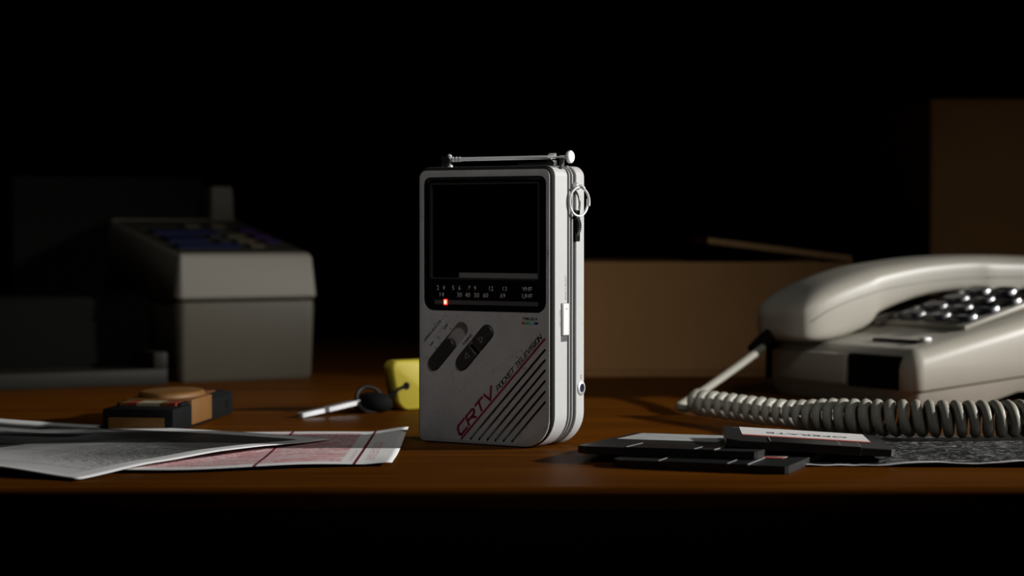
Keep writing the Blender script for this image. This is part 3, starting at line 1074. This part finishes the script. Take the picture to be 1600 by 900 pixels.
def at(s):
    s = max(0, min(tot, s))
    for i in range(len(L) - 1):
        if L[i + 1] >= s:
            t = (s - L[i]) / max(1e-9, L[i + 1] - L[i])
            return path[i].lerp(path[i + 1], t)
    return path[-1]


hel = []
s = 0.0
ph = 0.0
STEP = 18
cr0 = 0.0057
while s < tot:
    near = min(1, max(0, (s - 0.085) / 0.03))
    pitch = 0.0086 - 0.0029 * near
    rad = 0.0045 + 0.0017 * near
    c = at(s)
    d = (at(s + 0.003) - at(s - 0.003)).normalized()
    side_ = d.cross(Vector((0, 0, 1))).normalized()
    up_ = side_.cross(d)
    hel.append(to_tel(c + (up_ * math.cos(ph) + side_ * math.sin(ph)) * rad))
    ph += 2 * math.pi / STEP
    s += pitch / STEP
link('coiled_cord', tube_bm(hel, 0.00235, 8), 'cord', tel, 60)

tail = [hel[-1]] + [to_tel(p) for p in ((0.318, 1.076, 0.010), (0.327, 1.115, 0.0055), (0.334, 1.160, 0.0060))] + [Vector((0.150, -0.004, 0.0110)), Vector((0.150, 0.003, 0.0120))]
link('plug_end', tube_bm(bez(tail, 6), 0.0021, 10), 'cord', tel)

# ------------------------------------------------------------------ putty office machine on the left
MANG = R(30)
mach = thing('office_machine', 'putty-coloured office machine with keypad console and low tray, in the dim background', 'office machine', (-0.2004, 1.303, 0), MANG)


def taper_box(x0, x1, y0, y1, z0, z1f, z1r, d, r, bevel):
    """rounded box whose footprint shrinks by d towards the top (negative: grows); sloping top"""
    bm = bmesh.new()
    rings = []
    for f, i, dz in ((0, 0.0015, 0), (0.03, 0.0, 0.001), (0.9, 0.0, 0), (1.0, 0.0006, -bevel * 0.3), (1.0, bevel * 0.35, -bevel * 0.06), (1.0, bevel, 0.0)):
        ins = i + d * f
        rg = []
        for a, b in rrect(x0, y0, x1, y1, r, 5, ins):
            t = (b - y0) / (y1 - y0)
            zt_ = z1f + (z1r - z1f) * t
            rg.append(Vector((a, b, z0 + (zt_ - z0) * f + dz)))
        rings.append(rg)
    loft(bm, rings)
    return bm


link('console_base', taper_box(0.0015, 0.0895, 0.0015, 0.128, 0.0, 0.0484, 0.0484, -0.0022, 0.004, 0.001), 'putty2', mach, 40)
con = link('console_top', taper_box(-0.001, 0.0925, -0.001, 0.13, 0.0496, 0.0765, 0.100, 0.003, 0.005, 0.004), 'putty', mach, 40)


def con_z(y):
    return 0.0765 + (0.100 - 0.0765) * (y + 0.001) / 0.131


ctilt = math.atan((0.100 - 0.0765) / 0.131)


def on_con(name, x0, x1, y0, y1, h, mat):
    o = link(name, box_bm(x0 - (x0 + x1) / 2, (x1 - x0) / 2, -(y1 - y0) / 2, (y1 - y0) / 2, -0.001, h, 0.0006, 1), mat, mach)
    o.location = ((x0 + x1) / 2, (y0 + y1) / 2, con_z((y0 + y1) / 2))
    o.rotation_euler = (ctilt, 0, 0)
    return o


on_con('keypad_panel', 0.004, 0.0875, 0.006, 0.116, 0.0006, 'keypanel')
for (x0, x1, y0, y1, m_) in ((0.008, 0.050, 0.018, 0.028, 'bluekey'), (0.010, 0.036, 0.038, 0.056, 'bluekey'), (0.010, 0.050, 0.066, 0.076, 'bluekey')):
    on_con('wide_key', x0, x1, y0, y1, 0.0022, m_)
for (x0, x1, y0, y1, m_) in ((0.042, 0.050, 0.036, 0.044, 'key'), (0.042, 0.050, 0.052, 0.060, 'key'), (0.052, 0.060, 0.068, 0.078, 'key'),
                             (0.072, 0.083, 0.034, 0.042, 'purplekey'), (0.072, 0.083, 0.052, 0.062, 'purplekey'), (0.072, 0.083, 0.074, 0.084, 'purplekey'),
                             (0.056, 0.066, 0.020, 0.028, 'tankey'), (0.054, 0.066, 0.036, 0.044, 'tankey'), (0.054, 0.066, 0.052, 0.060, 'tankey'), (0.040, 0.050, 0.088, 0.098, 'tankey'), (0.058, 0.068, 0.088, 0.098, 'tankey')):
    on_con('small_key', x0, x1, y0, y1, 0.0020, m_)
link('rear_bracket', taper_box(0.0690, 0.0875, 0.118, 0.150, 0.090, 0.1205, 0.1205, 0.0015, 0.003, 0.002), 'putty2', mach, 40)
link('rear_cover', box_bm(-0.062, 0.0672, 0.126, 0.150, 0.0, 0.1265, 0.002), 'charcoal', mach)
link('carriage_body', box_bm(-0.125, -0.003, 0.035, 0.126, 0.0, 0.052, 0.004), 'charcoal', mach)
tr = link('front_tray', box_bm(-0.165, -0.0085, -0.006, 0.036, 0.0, 0.0095, 0.001), 'trayshade', mach)
link('tray_corner', box_bm(-0.0175, -0.0085, -0.006, 0.030, 0.0085, 0.0195, 0.0012), 'trayshade', mach)
link('end_cover', taper_box(-0.175, -0.120, 0.045, 0.126, 0.0, 0.075, 0.085, 0.002, 0.004, 0.003), 'charcoal', mach, 40)

# ------------------------------------------------------------------ black and orange cartridge
crt = thing('cartridge', 'black plastic cartridge with an orange paper label wrapped over its raised round top', 'cartridge', (-0.1535, 0.985, 0), R(-7))
CW, CLN, CH = 0.0335, 0.108, 0.0112
link('cartridge_body', box_bm(-CW, 0, 0, CLN, 0.0, CH, 0.0012), 'cart', crt)
link('raised_lid', box_bm(-CW + 0.0012, -0.0012, 0.018, CLN - 0.004, CH - 0.001, CH + 0.0012, 0.0008), 'cart', crt)
lb = link('label_band', box_bm(-CW + 0.0008, 0.0004, 0.030, 0.066, 0.0012, CH + 0.0019, 0.0007), 'orange', crt)
link('label_flap', box_bm(-CW + 0.0030, -0.0050, 0.066, 0.094, CH, CH + 0.0016, 0.0005), 'orange2', crt)
bm = bmesh.new()
rr = []
for z, k in ((CH + 0.0014, 1.0), (CH + 0.0030, 0.985), (CH + 0.0040, 0.94), (CH + 0.0043, 0.86), (CH + 0.0043, 0.3)):
    rr.append([Vector((-CW / 2 - 0.0005 + 0.0152 * k * math.cos(2 * math.pi * q / 40), 0.058 + 0.024 * k * math.sin(2 * math.pi * q / 40), z)) for q in range(40)])
loft(bm, rr)
link('round_boss', bm, 'orange', crt, 40)
link('front_label', box_bm(-CW + 0.0030, -0.0042, -0.0003, 0.001, 0.0006, 0.0072), 'orange', crt)
for x0, x1, m_ in ((-CW + 0.0035, -CW + 0.0075, 'orange2'), (-CW + 0.0075, -CW + 0.0115, 'redlabel'), (-CW + 0.0115, -0.0110, 'cream'), (-0.0110, -0.0070, 'orange2'), (-0.0070, -0.0035, 'redlabel')):
    link('label_patch', box_bm(x0, x1, 0.0155, 0.0305, CH - 0.0002, CH + 0.0014), m_, crt)
link('side_notch', box_bm(-0.001, 0.0002, 0.094, 0.099, 0.004, 0.008), 'hollow', crt)

# ------------------------------------------------------------------ key with yellow float
kr = thing('key_on_float', 'silver key with black head tied by a cord to a yellow foam float', 'key', (-0.075, 1.10, 0))


def K(p):
    return Vector(p) - Vector((-0.075, 1.10, 0))


def flat_bar(p0, p1, w, th, name, mat, rnd=0.3):
    p0, p1 = K(p0), K(p1)
    d = (p1 - p0).normalized()
    sd = d.cross(Vector((0, 0, 1))).normalized()
    up_ = sd.cross(d)
    ln = (p1 - p0).length
    bm = bmesh.new()
    ol = rrect(0, -w / 2, ln, w / 2, w * rnd, 4)
    loft(bm, [[p0 + d * a + sd * b + up_ * z for a, b in ol] for z in (0, th)])
    return link(name, bm, mat, kr)


flat_bar((-0.1045, 1.066, 0.0002), (-0.0935, 1.0775, 0.0019), 0.0042, 0.0022, 'key_tip', 'steel')
flat_bar((-0.0928, 1.0785, 0.0020), (-0.0765, 1.0965, 0.0048), 0.0046, 0.0022, 'key_blade', 'steel')
flat_bar((-0.0945, 1.0768, 0.0016), (-0.0920, 1.0795, 0.0022), 0.0030, 0.0018, 'key_neck', 'framegrey')
# black head: thick lozenge lying tilted
bm = bmesh.new()
rr = []
for z, k in ((0.0, 0.55), (0.0010, 0.85), (0.0035, 1.0), (0.0065, 0.98), (0.0090, 0.75), (0.0100, 0.4)):
    rr.append([K((-0.0705 + 0.0100 * k * math.cos(2 * math.pi * q / 28), 1.0995 + 0.0080 * k * math.sin(2 * math.pi * q / 28), z)) for q in range(28)])
loft(bm, rr)
link('key_head', bm, 'hollow', kr, 50)
# metal ring standing through the head
c0 = K((-0.0718, 1.0960, 0.0068))
ax = Vector((0.35, -0.80, 0.45)).normalized()
e1 = Vector((-0.45, 0.25, 0.80))
e1 = (e1 - ax * e1.dot(ax)).normalized()
e2 = ax.cross(e1)
link('split_ring', tube_bm([c0 + (e1 * math.cos(2 * math.pi * q / 40) + e2 * math.sin(2 * math.pi * q / 40)) * 0.0069 for q in range(41)], 0.0010, 10), 'darksteel', kr)
# float standing on edge
fl = bmesh.new()
fo = rrect(0.0, 0.0, 0.031, 0.0258, (0.005, 0.004, 0.004, 0.006), 6)
FA = R(35)
fx, fy = Vector((math.cos(FA), math.sin(FA), 0)), Vector((-math.sin(FA), math.cos(FA), 0))
f0 = K((-0.0598, 1.1035, 0.0))


def FP(a, b, t):
    return f0 + fx * (a - 0.0052 * b / 0.0258 + 0.003) + Vector((0, 0, b)) + fy * t


rr = []
for t, i in ((0.0, 0.0016), (0.0006, 0.0005), (0.0018, 0.0), (0.0080, 0.0), (0.0092, 0.0005), (0.0098, 0.0016)):
    rr.append([FP(a, b, t) for a, b in rrect(0.0, 0.0, 0.031, 0.0258, (0.005, 0.004, 0.004, 0.006), 6, i)])
loft(fl, rr)
flo = link('foam_float', fl, 'yellow', kr, 50)
hp = FP(0.0068, 0.0128, -0.0002)
link('float_hole', lathe_bm([(0.0020, 0.0), (0.0020, 0.001)], hp, fy, 18), 'hollow', flo)
link('cord', tube_bm(bez([hp + Vector((0, 0.0004, 0)), hp + Vector((-0.004, -0.0035, -0.0015)), K((-0.061, 1.101, 0.0085)), K((-0.066, 1.099, 0.0085)), K((-0.070, 1.098, 0.009))], 6), 0.00085, 8), 'hollow', kr)


# ------------------------------------------------------------------ papers
def sheet(name, corner, uvec, vvec, lu, lv, zfun, mat, label, cat, nu=60, nv=60, cutfn=None):
    o = thing_mesh = None
    bm = bmesh.new()
    uvl = bm.loops.layers.uv.new('UVMap')
    c = Vector((*corner, 0))
    U, V = Vector((*uvec, 0)).normalized() * lu, Vector((*vvec, 0)).normalized() * lv
    ctr_ = c + U / 2 + V / 2
    g = [[bm.verts.new(c + U * (i / nu) + V * (j / nv) + zfun(i / nu, j / nv, U, V) - ctr_) for i in range(nu + 1)] for j in range(nv + 1)]
    for j in range(nv):
        for i in range(nu):
            f = bm.faces.new((g[j][i], g[j][i + 1], g[j + 1][i + 1], g[j + 1][i]))
            for lp, (a, b) in zip(f.loops, ((i, j), (i + 1, j), (i + 1, j + 1), (i, j + 1))):
                lp[uvl].uv = (a / nu, b / nv)
    o = link(name, bm, mat, None, 60)
    o.location = ctr_
    sol = o.modifiers.new('thick', 'SOLIDIFY')
    sol.thickness = 0.00022
    sol.offset = 0
    tag(o, label, cat)
    return o


def ss(x, a, b):
    t = max(0, min(1, (x - a) / (b - a)))
    return t * t * (3 - 2 * t)


def z_map(u, v, U, V):
    z = 0.0006 + 0.0007 * math.sin(u * 5.0 + 0.9) ** 2 * (1 - 0.6 * v)
    z += 0.0024 * ss(u, 0.88, 1.0) * ss(v, 0.35, 1.0)          # back right corner lifts
    z += 0.0009 * ss(u, 0.92, 1.0) * (1 - ss(v, 0.0, 0.3))     # front right corner curls
    z += 0.0006 * (1 - ss(v, 0, 0.35)) * ss(u, 0.1, 0.4) * (1 - ss(u, 0.75, 0.95))
    sh = Vector((0, 0, z))
    # front edge bows forward in the middle
    sh += Vector((0, -0.024 * (1 - v) * (1 - ss(u, 0.45, 1.0)), 0))
    return sh


sheet('map_sheet', (-0.205, 0.851), (1, 0.0), (0, 1), 0.158, 0.135, z_map, 'map', 'white sheet printed with red contour lines, lying under the grey photograph', 'paper')


def z_photo(u, v, U, V):
    z = 0.0022 + 0.0007 * math.sin(v * 6.0 + 0.4) + 0.0005 * math.sin(u * 5.0 + v * 3.0)
    z += 0.0010 * ss(v, 0.10, 0.5) * (1 - ss(u, 0.3, 0.8))
    z -= 0.0016 * (1 - ss(math.hypot(u, v * 1.5), 0.0, 0.28))     # near tip touches down
    z += 0.0010 * ss(u, 0.3, 0.55) * (1 - ss(u, 0.65, 0.95)) * (1 - ss(v, 0.2, 0.6))
    return Vector((0, 0, max(z, 0.0006)))


sheet('photograph_print', (-0.1600, 0.800), (0.50, 0.866), (-0.866, 0.50), 0.163, 0.23, z_photo, 'photo', 'large grey photograph with white border, curling over the red-lined sheet', 'photograph')


def z_crk(u, v, U, V):
    z = 0.0030 + 0.0012 * math.sin(u * 9.0 + 1.0) * (1 - v) + 0.0005 * math.sin(u * 31 + v * 9)
    z *= (1 - 0.85 * ss(v, 0.25, 0.7)) * (0.15 + 0.85 * ss(u, 0.12, 0.40))
    z += 0.0004 * noise.noise(Vector((u * 25, v * 18, 0)))
    return Vector((0, 0, max(0.0005, z)))


sheet('textured_print', (0.1120, 0.8490), (1, -0.03), (0.03, 1), 0.19, 0.125, z_crk, 'crinkle', 'dark sheet with a rough black and white texture, under the coiled cord', 'paper', 90, 40)

# ------------------------------------------------------------------ floppy disks
FT = 0.0031


def make_disk(fw, fd, label, label_mat, stripe=True, text=None):
    """local: origin at centre of underside, label end towards -y; label = (x0, x1, depth from the label end)"""
    root = bpy.data.objects.new('floppy_disk', None)
    root.empty_display_size = 0.02
    COL.objects.link(root)
    bm = bmesh.new()
    c = 0.0012
    ol = [(-fw / 2 + c, -fd / 2), (fw / 2 - c, -fd / 2), (fw / 2, -fd / 2 + c), (fw / 2, fd / 2 - 0.005), (fw / 2 - 0.005, fd / 2), (-fw / 2 + c, fd / 2), (-fw / 2, fd / 2 - c), (-fw / 2, -fd / 2 + c)]

    def rg(z, k):
        return [Vector((x * (1 - k), y * (1 - k), z)) for x, y in ol]
    loft(bm, [rg(0, 0.006), rg(0.0003, 0), rg(FT - 0.0003, 0), rg(FT, 0.006)])
    link('shell', bm, 'floppy', root, 30)
    sd = min(0.026, fd * 0.28)
    sh = link('shutter', box_bm(-0.020, 0.016, fd / 2 - sd, fd / 2 + 0.0003, -0.0002, FT + 0.00022, 0.0001, 1), 'darkshutter', root)
    for x in (-0.0200, -0.0120, 0.0155):
        link('shutter_crease', box_bm(x, x + 0.0005, fd / 2 - sd, fd / 2 + 0.0001, FT, FT + 0.0004), 'shutter', sh)
    link('write_tab', box_bm(fw / 2 - 0.008, fw / 2 - 0.004, -fd / 2 + 0.004, -fd / 2 + 0.009, FT - 0.0004, FT + 0.0001), 'framegrey', root)
    x0, x1, dp = label
    lb_ = link('label', box_bm(x0, x1, -fd / 2 + 0.0010, -fd / 2 + dp, FT - 0.0002, FT + 0.00015), label_mat, root)
    if stripe:
        link('label_stripe', box_bm(x0, x1, -fd / 2 + dp - 0.0040, -fd / 2 + dp + 0.0002, FT - 0.0002, FT + 0.0002), 'stripe', lb_)
    if text:
        link('label_text', text_bm(text, 0.0080, (x0 + 0.008, -fd / 2 + dp * 0.50, FT + 0.00016), (1, 0, 0), (0, 1, 0), 0.00006, 'LEFT', 0.01), 'darkink', lb_, 0)
    return root


def place(o, x, y, z, rz, tx=0.0, ty=0.0):
    o.rotation_mode = 'XYZ'
    o.location = (x, y, z)
    o.rotation_euler = (R(tx), R(ty), R(rz))


GRP = 'floppy disks piled beside the television'
d3 = make_disk(0.071, 0.093, (-0.027, 0.027, 0.066), 'label')
place(d3, 0.0880, 0.8780, 0.0, 159)
tag(d3, 'black floppy disk lying lowest, in front of the pile and closest to the desk edge', 'floppy disk', GRP)
d2 = make_disk(0.074, 0.093, (-0.010, 0.033, 0.044), 'labelgrey', False)
place(d2, 0.0745, 0.8990, 0.0018, 162, 2.0)
tag(d2, 'black floppy disk with scuffed grey label, nearest to the television', 'floppy disk', GRP)
d5 = make_disk(0.066, 0.064, (-0.026, 0.026, 0.0405), 'label', True, 'OPERATE')
place(d5, 0.1200, 0.8895, 0.0046, 176, 0.5, -3.2)
tag(d5, 'black floppy disk with bright white label and red stripe, topmost by the cord', 'floppy disk', GRP)


# ------------------------------------------------------------------ cardboard boxes behind
def carton(name, label, x0, x1, y0, y1, h, flaps):
    cx_, cy_ = (x0 + x1) / 2, (y0 + y1) / 2
    o = thing(name, label, 'box', (cx_, cy_, 0))
    a, b = (x1 - x0) / 2, (y1 - y0) / 2
    t = 0.003
    link('bottom_panel', box_bm(-a, a, -b, b, 0, t), 'card', o)
    link('front_panel', box_bm(-a, a, -b, -b + t, t, h, 0.0006, 1), 'card', o)
    link('back_panel', box_bm(-a, a, b - t, b, t, h, 0.0006, 1), 'card', o)
    link('side_panel', box_bm(-a, -a + t, -b + t, b - t, t, h), 'card', o)
    link('side_panel', box_bm(a - t, a, -b + t, b - t, t, h), 'card', o)
    return o, a, b


bx1, a, b = carton('cardboard_box', 'low open brown cardboard box behind the television and telephone', -0.010, 0.214, 1.364, 1.50, 0.0715, 0)
# right-hand flap folded inwards, its cut edge coloured lighter as if lit
bm = bmesh.new()
p0, p1 = Vector((a, -b + 0.006, 0.0722)), Vector((a - 0.090, -b + 0.012, 0.0835))
th_ = Vector((0, 0, 0.0034))
dpt = Vector((0, 0.115, 0))
loft(bm, [[p0, p1, p1 + th_, p0 + th_], [p0 + dpt, p1 + dpt, p1 + dpt + th_, p0 + dpt + th_]])
fp = link('top_flap', bm, 'card', bx1)
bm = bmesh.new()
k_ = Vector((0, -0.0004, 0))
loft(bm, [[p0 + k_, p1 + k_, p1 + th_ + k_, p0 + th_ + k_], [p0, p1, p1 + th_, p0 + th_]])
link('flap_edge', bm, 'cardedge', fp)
bx2, a, b = carton('cardboard_box', 'tall brown cardboard box standing in the dark behind the telephone', 0.300, 0.540, 1.56, 1.80, 0.182, 0)
link('top_flap', box_bm(-a, a, -b, -0.002, 0.182, 0.185), 'card', bx2)
link('top_flap', box_bm(-a, a, 0.002, b, 0.182, 0.185), 'card', bx2)
